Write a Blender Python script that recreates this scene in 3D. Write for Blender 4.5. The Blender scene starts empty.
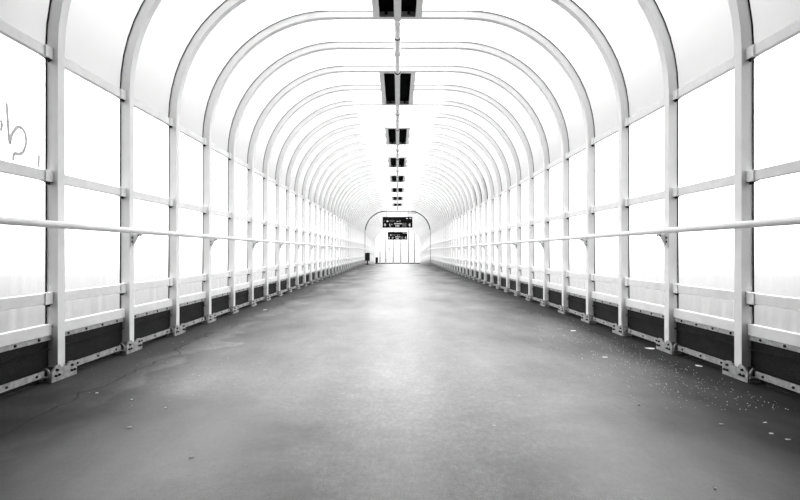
import bpy, bmesh, math, random
from mathutils import Vector, Matrix
random.seed(7)
C = bpy.context.scene.collection
S = bpy.context.scene
# ------------------------------------------------------------ camera
CX, CH = -0.016, 0.95
F = 24/36*800
cd = bpy.data.cameras.new('camera'); cam = bpy.data.objects.new('camera', cd); C.objects.link(cam)
cd.lens = 24; cd.sensor_width = 36; cd.clip_start = .05; cd.clip_end = 800
cd.shift_x = 2.5/800; cd.shift_y = 1.5/800
cam.location = (CX, 0, CH); cam.rotation_euler = (math.pi/2, 0, 0)
S.camera = cam
# ------------------------------------------------------------ world
W_ = bpy.data.worlds.new('overcast_sky'); S.world = W_; W_.use_nodes = True
nt = W_.node_tree; nt.nodes.clear()
def N(t, kind, **kw):
    n = t.nodes.new(kind)
    for k, v in kw.items(): setattr(n, k, v)
    return n
def L(t, a, b): t.links.new(a, b)
tc = N(nt, 'ShaderNodeTexCoord'); sep = N(nt, 'ShaderNodeSeparateXYZ'); L(nt, tc.outputs['Generated'], sep.inputs[0])
def wramp(sock, pts):
    mr = N(nt, 'ShaderNodeMapRange'); mr.inputs[1].default_value = -1; mr.inputs[2].default_value = 1
    L(nt, sock, mr.inputs[0])
    r = N(nt, 'ShaderNodeValToRGB'); L(nt, mr.outputs[0], r.inputs[0])
    e = r.color_ramp.elements
    e[0].position = (pts[0][0]+1)/2; e[0].color = (pts[0][1],)*3+(1,)
    e[1].position = (pts[-1][0]+1)/2; e[1].color = (pts[-1][1],)*3+(1,)
    for p, v in pts[1:-1]:
        q = e.new((p+1)/2); q.color = (v, v, v, 1)
    return r.outputs[0]
# height: grey haze below the horizon, brightest overhead;  direction: brightest ahead along the bridge, dim behind
zr = wramp(sep.outputs[2], [(-1, .010), (-.25, .018), (-.10, .026), (-.035, .05), (.03, .2), (.3, .34), (.6, .28), (.8, .20), (1, .18)])
yr = wramp(sep.outputs[1], [(-1, .15), (-.25, .55), (.0, .8), (.8, .9), (.97, .95), (1, 1)])
mul = N(nt, 'ShaderNodeMath', operation='MULTIPLY'); L(nt, zr, mul.inputs[0]); L(nt, yr, mul.inputs[1])
bg = N(nt, 'ShaderNodeBackground'); bg.inputs[0].default_value = (1, 1, 1, 1)
st = N(nt, 'ShaderNodeMath', operation='MULTIPLY'); L(nt, mul.outputs[0], st.inputs[0]); st.inputs[1].default_value = 23
# bright lobe straight overhead, added so skylight pools along the floor centre
zn = N(nt, 'ShaderNodeMapRange', interpolation_type='SMOOTHSTEP'); L(nt, sep.outputs[2], zn.inputs[0])
zn.inputs[1].default_value = .94; zn.inputs[2].default_value = .985; zn.inputs[3].default_value = 0; zn.inputs[4].default_value = 46
ad = N(nt, 'ShaderNodeMath', operation='ADD'); L(nt, st.outputs[0], ad.inputs[0]); L(nt, zn.outputs[0], ad.inputs[1])
L(nt, ad.outputs[0], bg.inputs[1])
L(nt, bg.outputs[0], N(nt, 'ShaderNodeOutputWorld').inputs[0])
S.view_settings.view_transform = 'Standard'; S.view_settings.look = 'None'
S.view_settings.gamma = 1; S.view_settings.use_curve_mapping = False
S.view_settings.exposure = 0.0
# ------------------------------------------------------------ materials
def new_mat(name):
    m = bpy.data.materials.new(name); m.use_nodes = True
    t = m.node_tree; t.nodes.clear()
    o = N(t, 'ShaderNodeOutputMaterial')
    return m, t, o
def paint(name, a, b, scale=6, rough=.45, metal=0, spec=.5, stretch=(1, 1, 1), bump=0, lo=.35, hi=.65):
    m, t, o = new_mat(name)
    p = N(t, 'ShaderNodeBsdfPrincipled'); p.inputs['Roughness'].default_value = rough; p.inputs['Metallic'].default_value = metal; p.inputs['Specular IOR Level'].default_value = spec
    c = N(t, 'ShaderNodeTexCoord'); mp = N(t, 'ShaderNodeMapping'); mp.inputs['Scale'].default_value = stretch
    L(t, c.outputs['Object'], mp.inputs[0])
    n = N(t, 'ShaderNodeTexNoise'); n.inputs['Scale'].default_value = scale; n.inputs['Detail'].default_value = 6
    L(t, mp.outputs[0], n.inputs[0])
    r = N(t, 'ShaderNodeValToRGB'); L(t, n.outputs[0], r.inputs[0])
    r.color_ramp.elements[0].position = lo; r.color_ramp.elements[1].position = hi
    r.color_ramp.elements[0].color = (a, a, a, 1); r.color_ramp.elements[1].color = (b, b, b, 1)
    L(t, r.outputs[0], p.inputs['Base Color'])
    if bump:
        bn = N(t, 'ShaderNodeBump'); bn.inputs['Strength'].default_value = bump; bn.inputs['Distance'].default_value = .01
        L(t, n.outputs[0], bn.inputs['Height']); L(t, bn.outputs[0], p.inputs['Normal'])
    L(t, p.outputs[0], o.inputs[0])
    return m
M = {}
M['white'] = paint('white_paint', .80, .88, 5, .4, lo=.25, hi=.5)
M['rail'] = paint('rail_paint', .80, .88, 7, .4)
M['hand'] = paint('handrail_paint', .78, .86, 5, .3)
M['steel'] = paint('galvanised_steel', .28, .48, 30, .5, .2)
M['bolt'] = paint('dark_bolt', .008, .03, 40, .6, .2, spec=.2)
M['seal'] = paint('black_rubber', .008, .02, 20, .8, spec=.1)
M['hookm'] = paint('rusty_clamp', .2, .5, 40, .6, .3)
M['boxgrey'] = paint('light_box_paint', .82, .9, 8, .5)
M['black'] = paint('matt_black', .001, .003, 8, .9, spec=.03)
M['darkgrey'] = paint('dark_grey_metal', .22, .34, 8, .6)
M['bin'] = paint('bin_black', .004, .008, 8, .6, spec=.15)
M['signblack'] = paint('sign_black', .002, .004, 8, .7, spec=.08)
M['signwhite'] = paint('sign_white', .7, .8, 8, .5)
M['signgrey'] = paint('sign_grey', .12, .2, 20, .5)
M['paper'] = paint('paper', .7, .9, 15, .8)
M['graf'] = paint('graffiti_ink', .66, .76, 8, .8)
M['scrawl'] = paint('faint_ink', .6, .7, 8, .8)
M['darkwall'] = paint('dark_plaster', .10, .14, 2, .8)
# kick panel: dark sheet with a fine perforation
m, t, o = new_mat('dark_perforated_panel'); M['kick'] = m
p = N(t, 'ShaderNodeBsdfPrincipled'); p.inputs['Roughness'].default_value = .7; p.inputs['Specular IOR Level'].default_value = .12
c = N(t, 'ShaderNodeTexCoord'); v = N(t, 'ShaderNodeTexVoronoi'); v.inputs['Scale'].default_value = 90
L(t, c.outputs['Object'], v.inputs['Vector'])
n = N(t, 'ShaderNodeTexNoise'); n.inputs['Scale'].default_value = 4; n.inputs['Detail'].default_value = 5; L(t, c.outputs['Object'], n.inputs[0])
r = N(t, 'ShaderNodeValToRGB'); r.color_ramp.elements[0].color = (.004, .004, .004, 1); r.color_ramp.elements[1].color = (.022, .022, .022, 1)
mm = N(t, 'ShaderNodeMath', operation='MULTIPLY'); L(t, v.outputs['Distance'], mm.inputs[0]); L(t, n.outputs[0], mm.inputs[1]); L(t, mm.outputs[0], r.inputs[0])
r.color_ramp.elements[1].position = .45
L(t, r.outputs[0], p.inputs['Base Color']); L(t, p.outputs[0], o.inputs[0])
# glazing: mostly clear plastic sheet with a diffusing film; dirt in vertical streaks
def glazing(name, clear, tint, streak, milk=.9):
    m, t, o = new_mat(name)
    tr = N(t, 'ShaderNodeBsdfTransparent'); tr.inputs[0].default_value = (tint, tint, tint, 1)
    tl = N(t, 'ShaderNodeBsdfTranslucent'); tl.inputs[0].default_value = (milk, milk, milk, 1)
    df = N(t, 'ShaderNodeBsdfDiffuse'); df.inputs[0].default_value = (.6, .6, .6, 1)
    film = N(t, 'ShaderNodeMixShader'); film.inputs[0].default_value = .35
    L(t, tl.outputs[0], film.inputs[1]); L(t, df.outputs[0], film.inputs[2])
    mx = N(t, 'ShaderNodeMixShader'); L(t, tr.outputs[0], mx.inputs[1]); L(t, film.outputs[0], mx.inputs[2])
    if streak:
        c = N(t, 'ShaderNodeTexCoord'); mp = N(t, 'ShaderNodeMapping'); mp.inputs['Scale'].default_value = (1, 12, .9)
        L(t, c.outputs['Object'], mp.inputs[0])
        n = N(t, 'ShaderNodeTexNoise'); n.inputs['Scale'].default_value = 1.6; n.inputs['Detail'].default_value = 8; L(t, mp.outputs[0], n.inputs[0])
        mr = N(t, 'ShaderNodeMapRange'); mr.inputs[1].default_value = .35; mr.inputs[2].default_value = .7
        mr.inputs[3].default_value = 1-clear-streak; mr.inputs[4].default_value = 1-clear+streak
        L(t, n.outputs[0], mr.inputs[0]); L(t, mr.outputs[0], mx.inputs[0])
    else:
        mx.inputs[0].default_value = 1-clear
    L(t, mx.outputs[0], o.inputs[0])
    return m
M['glaze'] = glazing('upper_glazing', .85, .97, .03)
M['glaze_low'] = glazing('lower_glazing', .88, .92, .04)
M['glaze_bottom'] = glazing('bottom_glazing', .84, .82, .05)
M['roof'] = glazing('roof_sheet', .12, .97, 0, .60)
# clear crown strip added to pass overhead light to the floor centre; shoulders milky
t = M['roof'].node_tree; mixn = [n for n in t.nodes if n.type == 'MIX_SHADER' and n.outputs[0].links and n.outputs[0].links[0].to_node.type == 'OUTPUT_MATERIAL'][0]
c = N(t, 'ShaderNodeTexCoord'); sx = N(t, 'ShaderNodeSeparateXYZ'); L(t, c.outputs['Object'], sx.inputs[0])
ab = N(t, 'ShaderNodeMath', operation='ABSOLUTE'); L(t, sx.outputs[0], ab.inputs[0])
mr = N(t, 'ShaderNodeMapRange'); L(t, ab.outputs[0], mr.inputs[0])
mr.inputs[1].default_value = .85; mr.inputs[2].default_value = 1.0; mr.inputs[3].default_value = .2; mr.inputs[4].default_value = .87
L(t, mr.outputs[0], mixn.inputs[0])
M['facade'] = glazing('facade_glass', .93, .7, 0)
# asphalt
m, t, o = new_mat('asphalt'); M['asphalt'] = m
p = N(t, 'ShaderNodeBsdfPrincipled')
c = N(t, 'ShaderNodeTexCoord'); sx = N(t, 'ShaderNodeSeparateXYZ'); L(t, c.outputs['Object'], sx.inputs[0])
def noise(scale, det=6, stretch=(1, 1, 1), rough=.5):
    mp = N(t, 'ShaderNodeMapping'); mp.inputs['Scale'].default_value = stretch; L(t, c.outputs['Object'], mp.inputs[0])
    n = N(t, 'ShaderNodeTexNoise'); n.inputs['Scale'].default_value = scale; n.inputs['Detail'].default_value = det
    n.inputs['Roughness'].default_value = rough; L(t, mp.outputs[0], n.inputs[0]); return n.outputs[0]
def mth(op, a, b=None, cl=False):
    n = N(t, 'ShaderNodeMath', operation=op); n.use_clamp = cl
    for i, q in enumerate((a, b)):
        if q is None: continue
        if isinstance(q, (int, float)): n.inputs[i].default_value = q
        else: L(t, q, n.inputs[i])
    return n.outputs[0]
def mrange(x, a, b, c_, d):
    n = N(t, 'ShaderNodeMapRange'); L(t, x, n.inputs[0])
    for i, q in enumerate((a, b, c_, d)): n.inputs[i+1].default_value = q
    return n.outputs[0]
big = noise(.9, 5, (1.4, .5, 1)); mid = noise(7, 8, rough=.65); fine = noise(160, 3); grit = noise(60, 2)
base = mth('MULTIPLY', mrange(big, .3, .7, .8, 1.2), mrange(mid, .1, .9, .6, 1.4))
base = mth('MULTIPLY', base, mrange(fine, .3, .7, .55, 1.45))
base = mth('MULTIPLY', base, mrange(noise(38, 3, (1, .6, 1), .7), .3, .7, .72, 1.28))
base = mth('MULTIPLY', base, mrange(noise(3.2, 7, (1.2, .5, 1), .7), .3, .7, .82, 1.18))
pit = mrange(grit, .24, .30, .45, 1)
base = mth('MULTIPLY', base, pit)
# dusty strip along the left wall with a ragged edge
edge = mth('ADD', sx.outputs[0], mrange(noise(1.5, 4), .3, .7, -.28, .28))
dust = mrange(edge, -1.90, -1.82, 2.0, 1)
base = mth('MULTIPLY', base, dust)
# crack wandering beside the left wall
cw = mth('ADD', sx.outputs[0], mrange(noise(1.1, 6), .25, .75, -.22, .22))
cd_ = mth('ABSOLUTE', mth('ADD', cw, 2.12))
crack = mrange(cd_, .004, .014, .15, 1)
base = mth('MULTIPLY', base, crack)
# light falloff painted in: bright centre, shaded margins with some grime; ragged outlines
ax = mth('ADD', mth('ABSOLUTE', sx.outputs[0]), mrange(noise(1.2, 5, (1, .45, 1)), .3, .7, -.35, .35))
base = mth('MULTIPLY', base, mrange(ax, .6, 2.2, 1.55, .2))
# near corners darkened as painted shade; the left one also follows a real stain
for sx_, sy_, rx, ry, dk in ((-1.6, 2.3, 1.35, 1.5, .3), (1.85, 2.2, 1.35, 1.7, .3)):
    u = mth('POWER', mth('DIVIDE', mth('SUBTRACT', sx.outputs[0], sx_), rx), 2)
    v = mth('POWER', mth('DIVIDE', mth('SUBTRACT', sx.outputs[1], sy_), ry), 2)
    q = mth('ADD', mth('SQRT', mth('ADD', mth('ABSOLUTE', u), mth('ABSOLUTE', v))), mrange(noise(1.6, 6), .3, .7, -.25, .25))
    base = mth('MULTIPLY', base, mrange(q, .6, 1.0, dk, 1))
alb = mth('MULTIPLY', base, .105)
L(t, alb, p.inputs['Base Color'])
L(t, mth('MULTIPLY', mrange(mid, .1, .9, .93, 1.07), mrange(ax, .6, 2.3, .33, .62)), p.inputs['Roughness'])
L(t, mrange(ax, .9, 2.2, .5, .12), p.inputs['Specular IOR Level'])
bn = N(t, 'ShaderNodeBump'); bn.inputs['Strength'].default_value = .25; bn.inputs['Distance'].default_value = .004
L(t, fine, bn.inputs['Height']); L(t, bn.outputs[0], p.inputs['Normal']); L(t, p.outputs[0], o.inputs[0])
# ------------------------------------------------------------ helpers
def bm_box(bm, x0, x1, y0, y1, z0, z1, bevel=0):
    r = bmesh.ops.create_cube(bm, size=1)
    vs = r['verts']
    for v in vs:
        v.co = Vector(((x0+x1)/2+v.co.x*(x1-x0), (y0+y1)/2+v.co.y*(y1-y0), (z0+z1)/2+v.co.z*(z1-z0)))
    if bevel:
        es = list({e for v in vs for e in v.link_edges})
        bmesh.ops.bevel(bm, geom=es, offset=bevel, segments=2, affect='EDGES', profile=.5)
def bm_cyl(bm, c, r, h, axis='Z', seg=14, r2=None):
    rr = bmesh.ops.create_cone(bm, cap_ends=True, segments=seg, radius1=r, radius2=r if r2 is None else r2, depth=h)
    rot = {'Z': Matrix(), 'X': Matrix.Rotation(math.pi/2, 4, 'Y'), 'Y': Matrix.Rotation(-math.pi/2, 4, 'X')}[axis]
    for v in rr['verts']: v.co = (rot @ v.co) + Vector(c)
def bm_tube(bm, pts, r, seg=10, caps=True):
    rings = []
    n = len(pts); pts = [Vector(q) for q in pts]
    up = None
    for i, q in enumerate(pts):
        d = (pts[min(i+1, n-1)]-pts[max(i-1, 0)]).normalized()
        if up is None:
            up = Vector((0, 0, 1)) if abs(d.z) < .9 else Vector((1, 0, 0))
        a = d.cross(up).normalized(); b = a.cross(d).normalized(); up = b
        rings.append([bm.verts.new(q+(a*math.cos(k*2*math.pi/seg)+b*math.sin(k*2*math.pi/seg))*r) for k in range(seg)])
    for i in range(n-1):
        for k in range(seg):
            bm.faces.new((rings[i][k], rings[i][(k+1) % seg], rings[i+1][(k+1) % seg], rings[i+1][k]))
    if caps:
        bm.faces.new(rings[0][::-1]); bm.faces.new(rings[-1])
def mesh(name, fn, mat, smooth=False):
    bm = bmesh.new(); fn(bm); bmesh.ops.recalc_face_normals(bm, faces=bm.faces)
    me = bpy.data.meshes.new(name); bm.to_mesh(me); bm.free(); me.materials.append(mat)
    if smooth:
        for q in me.polygons: q.use_smooth = True
        try: me.set_sharp_from_angle(angle=math.radians(40))
        except Exception: pass
    return me
def put(name, me, parent=None, loc=(0, 0, 0)):
    o = bpy.data.objects.new(name, me); C.objects.link(o); o.location = loc
    if parent: o.parent = parent
    return o
def tag(o, label=None, cat=None, group=None, kind=None):
    if label: o['label'] = label
    if cat: o['category'] = cat
    if group: o['group'] = group
    if kind: o['kind'] = kind
    return o
def thing(name, loc, label, cat, group=None, rot=(0, 0, 0)):
    o = bpy.data.objects.new(name, None); C.objects.link(o); o.location = loc; o.rotation_euler = rot
    o.empty_display_size = .1
    return tag(o, label, cat, group)
ONES = ['', 'first', 'second', 'third', 'fourth', 'fifth', 'sixth', 'seventh', 'eighth', 'ninth', 'tenth', 'eleventh', 'twelfth',
        'thirteenth', 'fourteenth', 'fifteenth', 'sixteenth', 'seventeenth', 'eighteenth', 'nineteenth']
def ordinal(n):
    if n < 20: return ONES[n]
    t_, u = divmod(n, 10); T = {2: 'twent', 3: 'thirt', 4: 'fort', 5: 'fift'}[t_]
    return T+'ieth' if u == 0 else T+'y-'+ONES[u]
# ------------------------------------------------------------ layout
HW, SP, Y1 = 2.535, 1.060, 3.955       # inner half width, arch spacing, first visible arch
R, ZS = 1.62, 2.465                    # corner radius, springing height
T, D = .085, .085                     # section of the arch tube
NL = 36                               # arches on the level stretch
NR = 18                               # arches on the ramp
SL = .0345                            # ramp slope
YC = Y1+(NL-1)*SP+D
def ring_y(i): return Y1+(i-1)*SP
YH = 3.42                          # the added light-blocking hood ends and the glazed tube begins here
def zoff(y): return 0 if y <= YC else -(y-YC)*SL
YE = ring_y(NL+NR)+D
def profile(n0, seg=14):
    """points on the arch outline, offset n0 outward from the inner edge"""
    a = []
    a.append((-(HW+n0), 0)); a.append((-(HW+n0), ZS))
    for k in range(1, seg+1):
        th = math.pi-math.pi/2*k/seg
        a.append((-(HW-R)+(R+n0)*math.cos(th), ZS+(R+n0)*math.sin(th)))
    for k in range(0, seg+1):
        th = math.pi/2-math.pi/2*k/seg
        a.append(((HW-R)+(R+n0)*math.cos(th), ZS+(R+n0)*math.sin(th)))
    a.append((HW+n0, 0))
    return a
def bm_arch(bm, n0, n1, y0, y1, clip=None, seg=16):
    pi, po = profile(n0, seg), profile(n1, seg)
    if clip: pi, po = pi[clip[0]:clip[1]], po[clip[0]:clip[1]]
    rows = []
    for (a, b) in zip(pi, po):
        rows.append([bm.verts.new((a[0], y0, a[1])), bm.verts.new((b[0], y0, b[1])), bm.verts.new((b[0], y1, b[1])), bm.verts.new((a[0], y1, a[1]))])
    for r0, r1 in zip(rows, rows[1:]):
        for k in range(4): bm.faces.new((r0[k], r0[(k+1) % 4], r1[(k+1) % 4], r1[k]))
    bm.faces.new(rows[0]); bm.faces.new(rows[-1][::-1])
# ------------------------------------------------------------ structure
YB = -2.3
def f(bm):
    bm_box(bm, -HW-.2, HW+.2, YB, YC, -.25, 0)
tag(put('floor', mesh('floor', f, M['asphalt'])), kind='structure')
def f(bm):
    vs = [(x, y, z) for x in (-HW-.2, HW+.2) for (y, z) in ((YC+.001, 0), (YE+.4, zoff(YE+.4)), (YE+.4, zoff(YE+.4)-.25), (YC+.001, -.25))]
    v = [bm.verts.new(q) for q in vs]
    bm.faces.new(v[:4]); bm.faces.new(v[4:][::-1])
    for k in range(4): bm.faces.new((v[k], v[(k+1) % 4], v[4+(k+1) % 4], v[4+k]))
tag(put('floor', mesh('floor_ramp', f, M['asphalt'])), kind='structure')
def sheet(y0, y1):
    def f(bm):
        sel = slice(1, -1)
        for n0, n1 in ((.092, .100),):
            pi, po = profile(n0, 16)[sel], profile(n1, 16)[sel]
            rows = []
            for a, b in zip(pi, po):
                rows.append([bm.verts.new((a[0], y0, a[1]+zoff(y0))), bm.verts.new((b[0], y0, b[1]+zoff(y0))),
                             bm.verts.new((b[0], y1, b[1]+zoff(y1))), bm.verts.new((a[0], y1, a[1]+zoff(y1)))])
            for r0, r1 in zip(rows, rows[1:]):
                for k in range(4): bm.faces.new((r0[k], r0[(k+1) % 4], r1[(k+1) % 4], r1[k]))
            bm.faces.new(rows[0]); bm.faces.new(rows[-1][::-1])
    return f
tag(put('ceiling', mesh('ceiling', sheet(YH+.01, YC), M['roof'], True)), kind='structure')
tag(put('ceiling', mesh('ceiling_ramp', sheet(YC, YE), M['roof'], True)), kind='structure')
def f(bm): bm_box(bm, -HW-.4, HW+.4, YB-.15, YB, -.25, 4.6)  # unseen dark hood, added to keep light off the near floor and arches
tag(put('wall_back', mesh('wall_back', f, M['darkwall'])), kind='structure')
for s in (-1, 1):
    def f(bm): bm_box(bm, *sorted((s*(HW+.12), s*(HW+.4))), YB, YH, 0, 4.6)
    tag(put('wall_left' if s < 0 else 'wall_right', mesh('wall', f, M['darkwall'])), kind='structure')
def f(bm): bm_box(bm, -HW-.12, HW+.12, YB, YH, ZS+R+.12, ZS+R+.4)  # top of the added hood, blocks light from above the camera
tag(put('ceiling', mesh('ceiling_hall', f, M['darkwall'])), kind='structure')  # top of the added unseen hood, not part of the glazed roof
# ------------------------------------------------------------ arches
def f(bm): bm_arch(bm, 0, T, 0, D)
me_arch = mesh('arch_tube', f, M['white'], True)
BX = .325
def bm_arch_split(bm, n0, n1, y0, y1):
    # the crown tube stops at the sides of a light box
    for s in (-1, 1):
        tmp = bmesh.new(); bm_arch(tmp, n0, n1, y0, y1)
        geom = tmp.verts[:]+tmp.edges[:]+tmp.faces[:]
        r_ = bmesh.ops.bisect_plane(tmp, geom=geom, plane_co=(s*BX+CX, 0, 0), plane_no=(-s, 0, 0), clear_outer=True)
        bmesh.ops.holes_fill(tmp, edges=[e for e in tmp.edges if e.is_boundary])
        me_ = bpy.data.meshes.new('tmp'); tmp.to_mesh(me_); tmp.free(); bm.from_mesh(me_); bpy.data.meshes.remove(me_)
me_arch_split = mesh('arch_tube', lambda bm: bm_arch_split(bm, 0, T, 0, D), M['white'], True)
me_seal_split = mesh('arch_seal', lambda bm: bm_arch_split(bm, T-.004, T+.003, -.010, -.001), M['seal'])
def f(bm): bm_arch(bm, T-.004, T+.003, -.010, -.001)
me_seal = mesh('arch_seal', f, M['seal'])
def f(bm): bm_arch(bm, -.075, -.002, .0, .03, clip=(2, 34)); bm_arch(bm, -.03, -.002, .0, .03)
me_seal_portal = mesh('portal_seal', f, M['seal'])
def f(bm): bm_arch(bm, T-.004, T+.012, -.03, -.013, clip=(18+12, 35))
me_gap = mesh('open_gap', f, M['seal'])
PL = [(0, 0), (0, .07), (.045, .112), (.095, .115), (.115, .088), (.185, .088), (.205, .115), (.255, .112), (.30, .055), (.30, 0)]
def bracket(s):
    def f(bm):
        a = [bm.verts.new((s*(HW-.030), y-.115, z+.002)) for y, z in PL]
        b = [bm.verts.new((s*(HW-.018), y-.115, z+.002)) for y, z in PL]
        bm.faces.new(a); bm.faces.new(b[::-1])
        for k in range(len(PL)):
            j = (k+1) % len(PL); bm.faces.new((a[k], a[j], b[j], b[k]))
        x0, x1 = sorted((s*(HW-.018), s*(HW-.001)))
        bm_box(bm, x0, x1, -.02, D+.02, .002, .085)
        x0, x1 = sorted((s*(HW-.018), s*(HW+.10)))
        bm_box(bm, x0, x1, -.115, -.002, .002, .012)
        bm_box(bm, x0, x1, D+.002, .185, .002, .012)
        for y0 in (-.02, D+.004):     # gusset plates each side of the post
            bm_box(bm, x0, x1, y0, y0+.012, .002, .10)
    return f
def hook(s):
    def f(bm):
        pts = []
        for k in range(9):
            th = math.pi*(.05+.95*k/8)
            pts.append((s*(HW+.022+.034*math.cos(th)), -.085-.03*k/8, .035+.062*math.sin(th)))
        bm_tube(bm, pts, .009, 8)
        bm_box(bm, *sorted((s*(HW+.0), s*(HW+.07))), -.10, -.04, .012, .034)
    return f
me_br = {s: mesh('foot_bracket', bracket(s), M['steel']) for s in (-1, 1)}
me_hook = {s: mesh('clamp_hook', hook(s), M['hookm'], True) for s in (-1, 1)}
def boltf(s):
    def f(bm):
        bm_cyl(bm, (s*(-.004), 0, 0), .0105, .008, 'X', 6)
        bm_cyl(bm, (s*(-.010), 0, 0), .006, .012, 'X', 10)
    return f
me_bolt = {s: mesh('bolt', boltf(s), M['bolt']) for s in (-1, 1)}
for i in range(0, NL+NR+1):
    y = ring_y(i)
    ramp = i > NL
    if i < 1:
        lab = 'white arch frame at the mouth of the tunnel, just outside the picture'
    elif i == NL: lab = 'dark-edged white portal arch where the ramp begins, carrying the larger black sign'
    elif ramp: lab = 'white arch frame over the far ramp, %s beyond the portal arch' % ordinal(i-NL)
    else: lab = 'white steel arch frame, %s from the camera along the level walkway' % ordinal(i)
    t_ = thing('arch_frame', (0, y, zoff(y)), lab, 'arch', 'white arch frames along the tunnel')
    split = 3 <= i < NL-3 and (i-3) % 4 == 0
    put('arch_tube', me_arch_split if split else me_arch, t_)
    tag(put('seal', me_seal_portal if i == NL else me_seal_split if split else me_seal, t_), 'black rubber edge seal')
    if i in (12, 13, 14): tag(put('seal', me_gap, t_), 'dark open gap strip on the right shoulder')
    for s in (-1, 1):
        b = tag(put('foot_bracket', me_br[s], t_), 'grey galvanised bolted foot bracket')
        if i <= 16 and i >= 0:
            for by, bz in ((-.075, .045), (-.06, .085), (-.035, .045), (.115, .045), (.118, .085), (.15, .045)):
                put('bolt', me_bolt[s], b, (s*(HW-.030), by, bz))
            put('clamp_hook', me_hook[s], b)
# ------------------------------------------------------------ side bays
BL = SP-D                                   # clear length of a bay
RAILS = [('top_rail', 2.375, 2.45), ('middle_rail', 1.468, 1.543), ('lower_rail', .568, .645), ('bottom_rail', .332, .414)]
XR0, XR1 = HW+.042, HW+.082
def side(s, fn):
    def f(bm):
        fn(bm)
        if s < 0:
            for v in bm.verts: v.co.x = -v.co.x
    return f
def mk(name, s, fn, mat, sm=False): return mesh(name, side(s, fn), mat, sm)
G = {}
for s in (-1, 1):
    g = G[s] = {}
    for nm, z0, z1 in RAILS:
        g[nm] = mk(nm, s, lambda bm: bm_box(bm, XR0, XR1, .001, BL-.001, z0, z1, .004), M['rail'])
        def clip(bm, z0=z0, z1=z1):
            bm_box(bm, XR0-.010, XR1-.004, BL-.085, BL-.0005, z0-.005, z1+.005, .002)
        g['clip_'+nm] = mk('rail_clip', s, clip, M['rail'])
        def cb(bm, z0=z0):
            bm_box(bm, XR0-.004, XR1-.012, BL-.055, BL-.004, z0-.012, z0-.005)
            for q in (BL-.045, BL-.02): bm_cyl(bm, ((XR0+XR1)/2-.01, q, z0-.018), .008, .014, 'Z', 8)
        g['cbolt_'+nm] = mk('clip_bolt', s, cb, M['bolt'])
    XG = HW+.088
    g['upper_pane'] = mk('upper_pane', s, lambda bm: bm_box(bm, XG, XG+.006, -D+.04, BL+.04, 1.50, 2.449), M['glaze'])
    g['middle_pane'] = mk('middle_pane', s, lambda bm: bm_box(bm, XG, XG+.006, -D+.04, BL+.04, .60, 1.499), M['glaze_low'])
    g['lower_pane'] = mk('lower_pane', s, lambda bm: bm_box(bm, XG, XG+.006, -D+.04, BL+.04, .34, .599), M['glaze_bottom'])
    def kick(bm):
        bm_box(bm, HW+.070, HW+.080, .001, BL-.001, .002, .334)
        bm_box(bm, HW+.050, HW+.070, .001, BL-.001, .225, .232)
    g['kick'] = mk('kick_panel', s, kick, M['kick'])
    def fs(bm): bm_box(bm, HW+.050, HW+.062, .002, BL-.002, .296, .334)
    g['strip'] = mk('fixing_strip', s, fs, M['steel'])
    def fsb(bm):
        bm_cyl(bm, (HW+.047, 0, .314), .010, .008, 'X', 8)
    g['stripb'] = mk('screw', s, fsb, M['bolt'])
    def curb(bm):
        bm_box(bm, HW+.020, HW+.028, .11, BL-.12, .044, .090)
        bm_box(bm, HW+.028, HW+.069, .11, BL-.12, .044, .050)
    g['curb'] = mk('curb_angle', s, curb, M['steel'])
    def cub(bm):
        bm_cyl(bm, (HW+.016, 0, .067), .009, .008, 'X', 8)
    g['curbb'] = mk('screw', s, cub, M['bolt'])
SIDE = {-1: 'left', 1: 'right'}
bays = {}
for i in range(0, NL+NR):
    y = ring_y(i)+D
    for s in (-1, 1):
        if i < 1: lab = 'glazed %s wall bay %s' % (SIDE[s], 'cut by the edge of the picture, nearest the camera' if i == 0 else 'level with the camera, out of the picture')
        elif i == NL: lab = 'glazed %s wall bay just past the portal arch, at the head of the ramp' % SIDE[s]
        elif i > NL: lab = 'glazed %s wall bay of the far ramp, %s beyond the portal arch' % (SIDE[s], ordinal(i-NL+1))
        else: lab = 'glazed %s wall bay just beyond the %s arch from the camera' % (SIDE[s], ordinal(i))
        if i == 0 and s < 0: lab = 'glazed left wall bay with a grey scrawl, cut by the picture edge'
        if i == 1 and s < 0: lab = 'glazed left wall bay with faint smeared marks around its middle rail'
        rot = (-math.atan(SL), 0, 0) if i >= NL else (0, 0, 0)
        b = thing('glazed_panel', (0, y, zoff(y)), lab, 'wall panel', 'glazed bays of the %s wall' % SIDE[s], rot)
        bays[(i, s)] = b
        g = G[s]
        for nm, _, _ in RAILS:
            r_ = put(nm, g[nm], b)
            if i <= 22 and nm != 'bottom_rail':
                put('rail_clip', g['clip_'+nm], r_)
                if i <= 14: tag(put('clip_bolt', g['cbolt_'+nm], r_), 'dark bolts under the rail end')
        for nm in ('upper_pane', 'middle_pane', 'lower_pane'): put(nm, g[nm], b)
        tag(put('kick_panel', g['kick'], b), 'dark perforated kick panel')
        fs_ = tag(put('fixing_strip', g['strip'], b), 'thin grey strip with dark screws'); cu = tag(put('curb_angle', g['curb'], b), 'grey metal curb angle')
        if i <= 14:
            for k in range(4): put('screw', g['stripb'], fs_, (0, .12+k*.24, 0))
            for k in range(3): put('screw', g['curbb'], cu, (0, .19+k*.29, 0))
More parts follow.
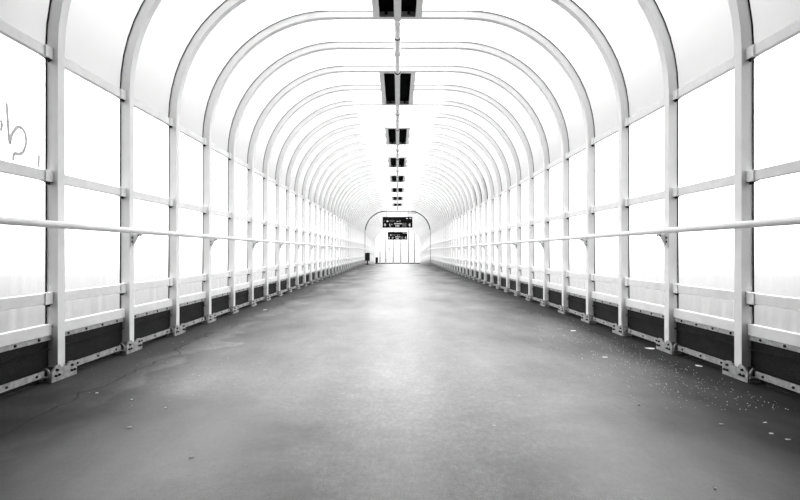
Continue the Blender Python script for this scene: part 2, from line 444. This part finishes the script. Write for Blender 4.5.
# ------------------------------------------------------------ handrails
HRX, HRZ, HRR = HW-.075, 1.142, .026
for s in (-1, 1):
    t_ = thing('handrail', (s*HRX, ring_y(0), 0), 'long round white handrail on the %s wall' % SIDE[s], 'handrail', 'handrails')
    def f(bm):
        y0 = ring_y(0)
        bm_tube(bm, [(0, 0, HRZ), (0, 10-y0, HRZ), (0, YC-y0, HRZ), (0, (YC+YE)/2-y0, HRZ+zoff((YC+YE)/2)), (0, YE-.5-y0, HRZ+zoff(YE-.5))], HRR, 14)
    put('rail_tube', mesh('rail_tube', f, M['hand'], True), t_)
    def hb(bm):
        # triangular plate from the post to the tube, with a strap
        pts = [(s*-.075+s*.075+s*.0, 0, -.026), (s*.072, 0, -.026), (s*.072, 0, -.145), (s*.05, 0, -.12)]
        a = [bm.verts.new((x, -.006, z)) for x, _, z in pts]; b = [bm.verts.new((x, .006, z)) for x, _, z in pts]
        bm.faces.new(a); bm.faces.new(b[::-1])
        for k in range(4): bm.faces.new((a[k], a[(k+1) % 4], b[(k+1) % 4], b[k]))
        x0, x1 = sorted((s*.066, s*.073)); bm_box(bm, x0, x1, -.035, .035, -.15, -.02)
        bm_box(bm, -.03, .03, -.04, .04, -.034, -.026)
    me_hb = mesh('rail_bracket', hb, M['boxgrey'])
    def hbb(bm):
        for yy in (-.022, .022):
            bm_cyl(bm, (0, yy, -.040), .009, .012, 'Z', 8)
            for zz in (-.06, -.10): bm_cyl(bm, (s*.062, yy, zz), .009, .010, 'X', 8)
    me_hbb = mesh('bolt', hbb, M['bolt'])
    for i in range(2, NL+NR, 2):
        yb = ring_y(i)+D/2
        b = put('rail_bracket', me_hb, t_, (0, yb-ring_y(0), HRZ+zoff(yb)))
        if i <= 20: put('bolt', me_hbb, b)
# ------------------------------------------------------------ ceiling light boxes and conduit
ZB = ZS+R                                   # inner crown height
LB = 2*SP-D-.004
def boxframe(bm):
    for s in (-1, 1):
        bm_box(bm, *sorted((s*BX, s*(BX-.085))), 0, LB, -.004, .078, .002)
    bm_box(bm, -BX+.085, BX-.085, 0, .03, -.004, .078)
def boxback(bm):
    bm_box(bm, -BX+.085, BX-.085, .03, LB, .072, .084)
    for s in (-1, 1): bm_box(bm, *sorted((s*(BX-.086), s*(BX-.082))), .03, LB-.014, .002, .072)
def boxend(bm): bm_box(bm, -BX+.088, BX-.088, LB-.012, LB, .0, .071)
def boxbar(bm): bm_box(bm, -.046, .046, -.06, LB+.06, -.034, -.005)
def louvre(bm):
    for s in (-1, 1): bm_box(bm, s*.15-.02, s*.15+.02, LB-.16, LB-.05, .012, .071)
mB = [mesh('box_frame', boxframe, M['boxgrey']), mesh('box_lining', boxback, M['black']), mesh('end_plate', boxend, M['darkgrey']),
      mesh('centre_bar', boxbar, M['boxgrey']), mesh('lamp_holder', louvre, M['black'])]
k = 0
for i in range(2, NL-4, 4):
    k += 1
    y = ring_y(i)+D+.002
    t_ = thing('light_box', (CX, y, ZB), 'dark-bellied grey ceiling light box on the crown, %s from the camera' % ordinal(k), 'light box', 'ceiling light boxes')
    put('box_frame', mB[0], t_)
    tag(put('box_lining', mB[1], t_), 'black hollow inside'); tag(put('end_plate', mB[2], t_), 'dark grey end plate'); put('centre_bar', mB[3], t_)
    put('lamp_holder', mB[4], t_)
k = 0
Ls = 2*SP
def cpipe(bm): bm_tube(bm, [(0, .05, -.047), (0, Ls/2, -.047), (0, Ls-.05, -.047)], .043, 12)
def ccol(bm):
    bm_cyl(bm, (0, .55, -.052), .050, .10, 'Y', 14)
    bm_box(bm, -.05, .05, SP-.06, SP+.06, -.095, .0, .006)
    bm_cyl(bm, (0, Ls-.10, -.053), .052, .08, 'Y', 14)
def cdark(bm):
    bm_cyl(bm, (0, .49, -.052), .051, .018, 'Y', 14)
    bm_cyl(bm, (0, Ls-.15, -.054), .053, .015, 'Y', 14)
mp_ = [mesh('pipe', cpipe, M['boxgrey'], True), mesh('coupling', ccol, M['boxgrey'], True), mesh('clamp_band', cdark, M['bolt'], True)]
for i in range(4, NL, 4):
    k += 1
    y = ring_y(i)+D/2
    t_ = thing('conduit_pipe', (CX, y, ZB-.002), 'grey conduit pipe under the crown beyond the %s light box from the camera' % ordinal(k), 'pipe', 'conduit pipes between the light boxes')
    put('pipe', mp_[0], t_); put('coupling', mp_[1], t_); tag(put('clamp_band', mp_[2], t_), 'dark clamp bands')
# ------------------------------------------------------------ signs
def arrow(bm, cx, cz, r, d, y=-.004):
    sx = d
    bm_box(bm, cx-r, cx+r, y, y+.003, cz-r*.22, cz+r*.22)
    tip = cx+sx*r*1.25
    a = [(tip, cz), (cx+sx*r*.2, cz+r), (cx-sx*.15*r, cz+r), (cx+sx*r*.6, cz), (cx-sx*.15*r, cz-r), (cx+sx*r*.2, cz-r)]
    v0 = [bm.verts.new((x, y-.0005, z)) for x, z in a]; v1 = [bm.verts.new((x, y+.003, z)) for x, z in a]
    for q in ((0, 1, 2, 3), (0, 3, 4, 5)):
        bm.faces.new([v0[j] for j in q]); bm.faces.new([v1[j] for j in q][::-1])
    for j in range(6): bm.faces.new((v0[j], v0[(j+1) % 6], v1[(j+1) % 6], v1[j]))
def sign(y, zc, w, h, label, hang, side_lab):
    t_ = thing('hanging_sign', (CX, y, zc), label, 'sign')
    put('sign_board', mesh('sign_board', lambda bm: bm_box(bm, -w/2, w/2, 0, .12, -h/2, h/2, .01), M['signblack']), t_)
    u, v = w/30, h/11      # the board is 30 x 11 units
    X = lambda q: (q-15)*u
    Z = lambda q: (5.5-q)*v
    def part(name, fn, mat, lab):
        put(name, mesh(name, fn, M[mat]), t_)['label'] = lab
    def bars(*rects):
        def f(bm):
            for a, b, c_, d in rects: bm_box(bm, X(a), X(b), -.004, -.001, Z(d), Z(c_))
        return f
    def a1(bm): arrow(bm, X(2.3), Z(8.2), 1.1*v, 1); bars((2, 2.8, 6.6, 9.6))(bm)
    def a2(bm): arrow(bm, X(26.8), Z(8.2), 1.1*v, 1); bars((27, 27.8, 6.6, 9.8))(bm)
    def a3(bm): bars((6.9, 7.5, 6.9, 9.6), (7.5, 8.2, 9, 9.6))(bm); arrow(bm, X(9.3), Z(7.6), .6*v, -1)
    part('arrow', a1, 'signwhite', 'white arrow'); part('arrow', a2, 'signwhite', 'white arrow'); part('arrow', a3, 'signwhite', 'white bent arrow')
    part('lettering', bars(*[(a, a+.75, 6.4, 7.5) for a in (11.6, 12.8, 14, 15.1, 16.2, 17.3, 18.4)]), 'signwhite', 'blurred white lettering')
    part('lettering', bars(*[(a, a+.6, 8.3, 9.9) for a in (13, 14.3, 15.2, 16.1)]), 'signwhite', 'blurred white lettering')
    part('lettering', bars(*[(a, a+.7, 3.4, 4) for a in (7.2, 8.2, 9.2, 10.2, 11.2)]), 'signgrey', 'dim grey lettering')
    part('lettering', bars(*[(a, a+.9, 4.5, 5) for a in (7.2, 8.4, 9.6, 10.8)]), 'signgrey', 'dim grey lettering')
    part('pictogram', bars((4, 5.8, 4, 5.1), (4.6, 5.2, 3.4, 4)), 'signwhite', 'small white pictogram')
    part('pictogram', bars((23.8, 25.4, 1.1, 2)), 'signwhite', 'small white mark'); part('pictogram', bars((27.2, 28.8, 1.1, 2)), 'signwhite', 'small white mark')
    part('pictogram', bars((14.2, 15.8, 4.3, 4.9)), 'signwhite', 'small white mark')
    part('pictogram', bars((16.8, 18.2, 3.6, 5)), 'signgrey', 'dim grey pictogram'); part('pictogram', bars((1.2, 2.3, 3.6, 4.2), (1.2, 1.6, 4.2, 5)), 'signgrey', 'dim grey pictogram')
    def cross(bm):
        bars((19.8, 20.2, 6.5, 9.9), (23.4, 23.8, 6.5, 9.9), (20.2, 23.4, 6.5, 6.9), (20.2, 23.4, 9.5, 9.9))(bm)
        for sg in (-1, 1): bm_tube(bm, [(X(20.2), -.002, Z(8.2-sg*1.3)), (X(23.4), -.002, Z(8.2+sg*1.3))], .02, 6)
    part('pictogram', cross, 'signgrey', 'dim grey crossed square')
    for s in (-1, 1):
        def fh(bm): bm_cyl(bm, (s*w*.36, .06, h/2+hang/2), .018, hang, 'Z', 8)
        put('hanger_rod', mesh('hanger_rod', fh, M['darkgrey']), t_)
    return t_
yp = ring_y(NL)
def at(px, py, y): return ((px-397.5)/F*y+CX, y, CH+(251.5-py)/F*y)
zc = at(0, 222.3, yp-.2)[2]; sc_ = (yp-.2)/F
sign(yp-.25, zc, 29.8*sc_, 10.7*sc_, 'larger black hanging sign with white arrows, below the portal arch', ZB-(zc+5.35*sc_), '')
ys = YE-1.6; sc_ = ys/F; zc2 = at(0, 235.8, ys)[2]
sign(ys, zc2, 20*sc_, 7.8*sc_, 'smaller-looking black hanging sign in front of the end glazing', ZB+zoff(ys)-(zc2+3.9*sc_), '')
# portal crossbeam: thin dark lattice above the sign
t_ = thing('crossbeam', (CX, yp-.16, ZB-.02), 'thin dark lattice beam just above the larger sign', 'beam')
def f(bm):
    bm_box(bm, -1.25, 1.45, 0, .04, -.04, 0); bm_box(bm, 0, 1.45, 0, .04, -.2, -.17)
put('chord', mesh('chord', f, M['darkgrey']), t_)
def f(bm):
    for q in range(9): bm_tube(bm, [(q*.16, .02, -.18 if q % 2 else -.03), ((q+1)*.16, .02, -.03 if q % 2 else -.18)], .012, 6)
    bm_tube(bm, [(-.25, .02, -.25), (0, .02, -.05), (.25, .02, -.25)], .02, 6)
put('lattice', mesh('lattice', f, M['darkgrey']), t_)
# ------------------------------------------------------------ end glazing
ZE = zoff(YE)
t_ = thing('end_window', (0, YE+.05, ZE), 'tall bright glazed screen with thin mullions closing the far end', 'glazed screen')
def f(bm):
    pr = profile(.0, 16); a = [bm.verts.new((x, 0, z)) for x, z in pr]; b = [bm.verts.new((x, .01, z)) for x, z in pr]
    bm.faces.new(a); bm.faces.new(b[::-1])
    for k in range(len(a)): j = (k+1) % len(a); bm.faces.new((a[k], a[j], b[j], b[k]))
put('pane', mesh('pane', f, M['facade']), t_)
e = YE/F
for px in (380, 385.8, 393.2, 400.8, 408.5, 414.5):
    x = (px-397.5)*e+CX
    ax = abs(x); top = ZB if ax < HW-R else ZS+math.sqrt(R*R-(ax-HW+R)**2)
    put('mullion', mesh('mullion', lambda bm: bm_box(bm, x-.05, x+.05, -.06, -.001, 0, top), M['signgrey']), t_)
for zz in (229.8, 245, 253, 258):
    z = CH+(251.5-zz)*e-ZE
    hw_ = (HW if z < ZS else HW-R+math.sqrt(max(0, R*R-(z-ZS)**2)))-.02
    put('transom', mesh('transom', lambda bm: bm_box(bm, -hw_, hw_, -.04, -.0015, z-.02, z+.02), M['boxgrey']), t_)
z1_ = CH+(251.5-262.9)*e-ZE
bx = [374.5, 379.8, 380.6, 385.4, 386.4, 392.6, 393.8, 400.2, 401.4, 408, 409, 414, 415, 420]
for a, b in zip(bx[::2], bx[1::2]):
    put('kick_plate', mesh('kick_plate', lambda bm: bm_box(bm, (a-397.5)*e+CX, (b-397.5)*e+CX, -.1, -.062, .02, z1_), M['black']), t_)['label'] = 'black kick plate'
x, _, z = at(389.5, 248.8, YE)
put('notice', mesh('notice', lambda bm: bm_box(bm, x-.14, x+.14, -.01, -.0016, z-ZE-.2, z-ZE+.2), M['boxgrey']), t_)['label'] = 'small pale notice on the glass'
# ------------------------------------------------------------ litter bins
def bin_(x, y, label, sc=1):
    z = zoff(y)
    t_ = thing('litter_bin', (x, y, z+.001), label, 'litter bin', 'litter bins')
    def body(bm):
        bm_cyl(bm, (0, 0, .54), .17*sc, .52, 'Z', 20, .185*sc); bm_cyl(bm, (0, 0, .81), .19*sc, .02, 'Z', 20)
    put('bin_body', mesh('bin_body', body, M['bin'], True), t_)
    def lid(bm): bm_cyl(bm, (0, 0, .845), .19*sc, .05, 'Z', 20, .09*sc)
    put('lid', mesh('lid', lid, M['bin'], True), t_)
    def post(bm): bm_cyl(bm, (0, 0, .15), .045, .27, 'Z', 12)
    put('post', mesh('post', post, M['bin'], True), t_)
    def base(bm): bm_cyl(bm, (0, 0, .012), .13*sc, .022, 'Z', 16)
    put('base_plate', mesh('base_plate', base, M['bin'], True), t_)
bin_((367.4-397.5)/F*38.3+CX, 38.3, 'black post-mounted litter bin at the left wall before the portal arch')
bin_((376.8-397.5)/F*56+CX, 56, 'smaller-looking black litter bin down the ramp near the end glazing', .8)
# ------------------------------------------------------------ scrawls on the left panes
def wallpt(px, py):
    lat = HW+.087; d = lat/((397.5-px)/F) ; d = (lat+CX)*F/(397.5-px)
    return (-lat+.003, d, CH+(251.5-py)/F*d)
def smooth(pts, n=6):
    out = []
    P = [pts[0]]+list(pts)+[pts[-1]]
    for a, b, c_, d in zip(P, P[1:], P[2:], P[3:]):
        for k in range(n):
            u = k/n
            out.append(tuple(.5*((2*b[j])+(-a[j]+c_[j])*u+(2*a[j]-5*b[j]+4*c_[j]-d[j])*u*u+(-a[j]+3*b[j]-3*c_[j]+d[j])*u**3) for j in range(2)))
    out.append(tuple(pts[-1])); return out
def scrawl(bay, strokes, r, mat):
    b = bays[bay]
    off = Vector(b.location)
    for st_ in strokes:
        def f(bm):
            bm_tube(bm, [Vector(wallpt(*q))-off for q in smooth(st_)], r, 6)
            for v in bm.verts: v.co.x = -(HW+.086)+(v.co.x+(HW+.084))*.15
        tag(put('scrawl_stroke', mesh('scrawl_stroke', f, mat, True), b), 'grey hand-drawn stroke')
scrawl((0, -1), [[(6.5, 103), (7.5, 118), (9.5, 143), (12, 134), (18, 127), (24, 131), (26, 141), (24, 150), (20, 154), (14, 154), (13, 161)],
                 [(.5, 120), (1.8, 125), (.5, 131)], [(39, 155), (38.3, 168)]], .013, M['graf'])
scrawl((1, -1), [[(70, 161), (69.5, 172)], [(77, 160), (80, 165), (78, 169)], [(87, 163), (86, 174)], [(94, 162), (97, 165), (94, 169), (92, 165), (94, 162)],
                 [(71, 191), (70, 204)], [(84, 190), (81, 201)], [(76, 186), (74, 188)]], .007, M['scrawl'])
# ------------------------------------------------------------ litter on the floor
def floorpt(px, py):
    d = CH*F/(py-251.5); return ((px-397.5)/F*d+CX, d)
def scrap(px, py, L_, Wd, label, cat='paper scrap', rz=None):
    x, y = floorpt(px, py)
    lim = HW-.03-L_/2
    if abs(x) > lim:
        y = (lim-math.copysign(CX, x))*F/abs(px-397.5); x = math.copysign(lim, x)
    def f(bm):
        n = 9; c0 = []
        top = []; bot = []
        for k in range(n):
            th = 2*math.pi*k/n; q = random.uniform(.7, 1.1)
            px_, py_ = L_/2*q*math.cos(th), Wd/2*q*math.sin(th)
            h = random.uniform(.001, .004)
            top.append(bm.verts.new((px_, py_, h+.0015))); bot.append(bm.verts.new((px_, py_, h)))
        ct = bm.verts.new((0, 0, .0035)); cb = bm.verts.new((0, 0, .001))
        for k in range(n):
            j = (k+1) % n
            bm.faces.new((top[k], top[j], ct)); bm.faces.new((bot[j], bot[k], cb)); bm.faces.new((top[k], bot[k], bot[j], top[j]))
    o_ = put('paper_scrap', mesh('paper_scrap', f, M['paper']), None, (x, y, .0005)); o_.rotation_euler.z = random.uniform(-.5, .5) if rz is None else rz
    tag(o_, label, cat, 'white scraps of litter on the floor')
scrap(694.5, 357, .055, .09, 'white paper scrap by the right curb, between the first and second arch feet')
scrap(647, 340.5, .10, .12, 'largest flat white paper scrap by the right curb, beyond the second arch foot')
scrap(573.5, 331, .07, .09, 'pale paper scrap lying out from the right curb, short of the fifth arch foot')
scrap(605, 357.5, .05, .04, 'small pale scrap on open floor, right of the walkway centre')
scrap(721, 424.5, .028, .018, 'white fleck at the right, upper left of the little row of flecks')
scrap(765, 423, .026, .016, 'white fleck at the right, highest of the little row near the picture edge')
scrap(771, 434, .026, .016, 'white fleck at the right, left one in the pair below the row')
scrap(788, 440, .028, .018, 'white fleck lowest of the row near the right picture edge')
scrap(715, 489, .016, .012, 'tiny white fleck near the bottom right corner of the floor')
scrap(639, 405, .018, .014, 'white fleck on the right floor, nearest the bright centre')
scrap(97, 393.5, .022, .018, 'white fleck by the crack beside the first left arch foot')
scrap(132, 400, .024, .016, 'white fleck on the darker stain, just right of the crack')
scrap(129, 428, .028, .018, 'pale fleck low on the left floor, between crack and picture bottom')
scrap(191, 457.5, .020, .016, 'bright white fleck at the lower left of the walkway')
scrap(166, 316+92, .02, .015, 'pale fleck on the left floor, above the brightest low fleck')
scrap(265, 310, .07, .07, 'pale scrap by the left curb far along the walkway')
scrap(494, 426, .022, .012, 'pale fleck near the centre of the nearest floor')
# grit swept along the right curb: uncountable
def f(bm):
    for k in range(900):
        y = 3.2+abs(random.gauss(0, 1))*3.2
        x = HW-.10-abs(random.gauss(.28, .17)) - random.random()**3*.5
        if random.random() < .15: x = random.uniform(-HW+.1, HW-.2)
        r_ = random.uniform(.0012, .0042)
        vs = [bm.verts.new((x+dx*r_*random.uniform(.7, 1.3), y+dy*r_*1.3, .0002+dz*r_)) for dx, dy, dz in ((1, 0, 0), (-.5, .9, 0), (-.5, -.9, 0), (0, 0, .9))]
        for q in ((0, 1, 3), (1, 2, 3), (2, 0, 3), (0, 2, 1)): bm.faces.new([vs[j] for j in q])
tag(put('grit', mesh('grit', f, M['paper'])), 'pale loose grit scattered along the foot of the right wall', 'grit', kind='stuff')
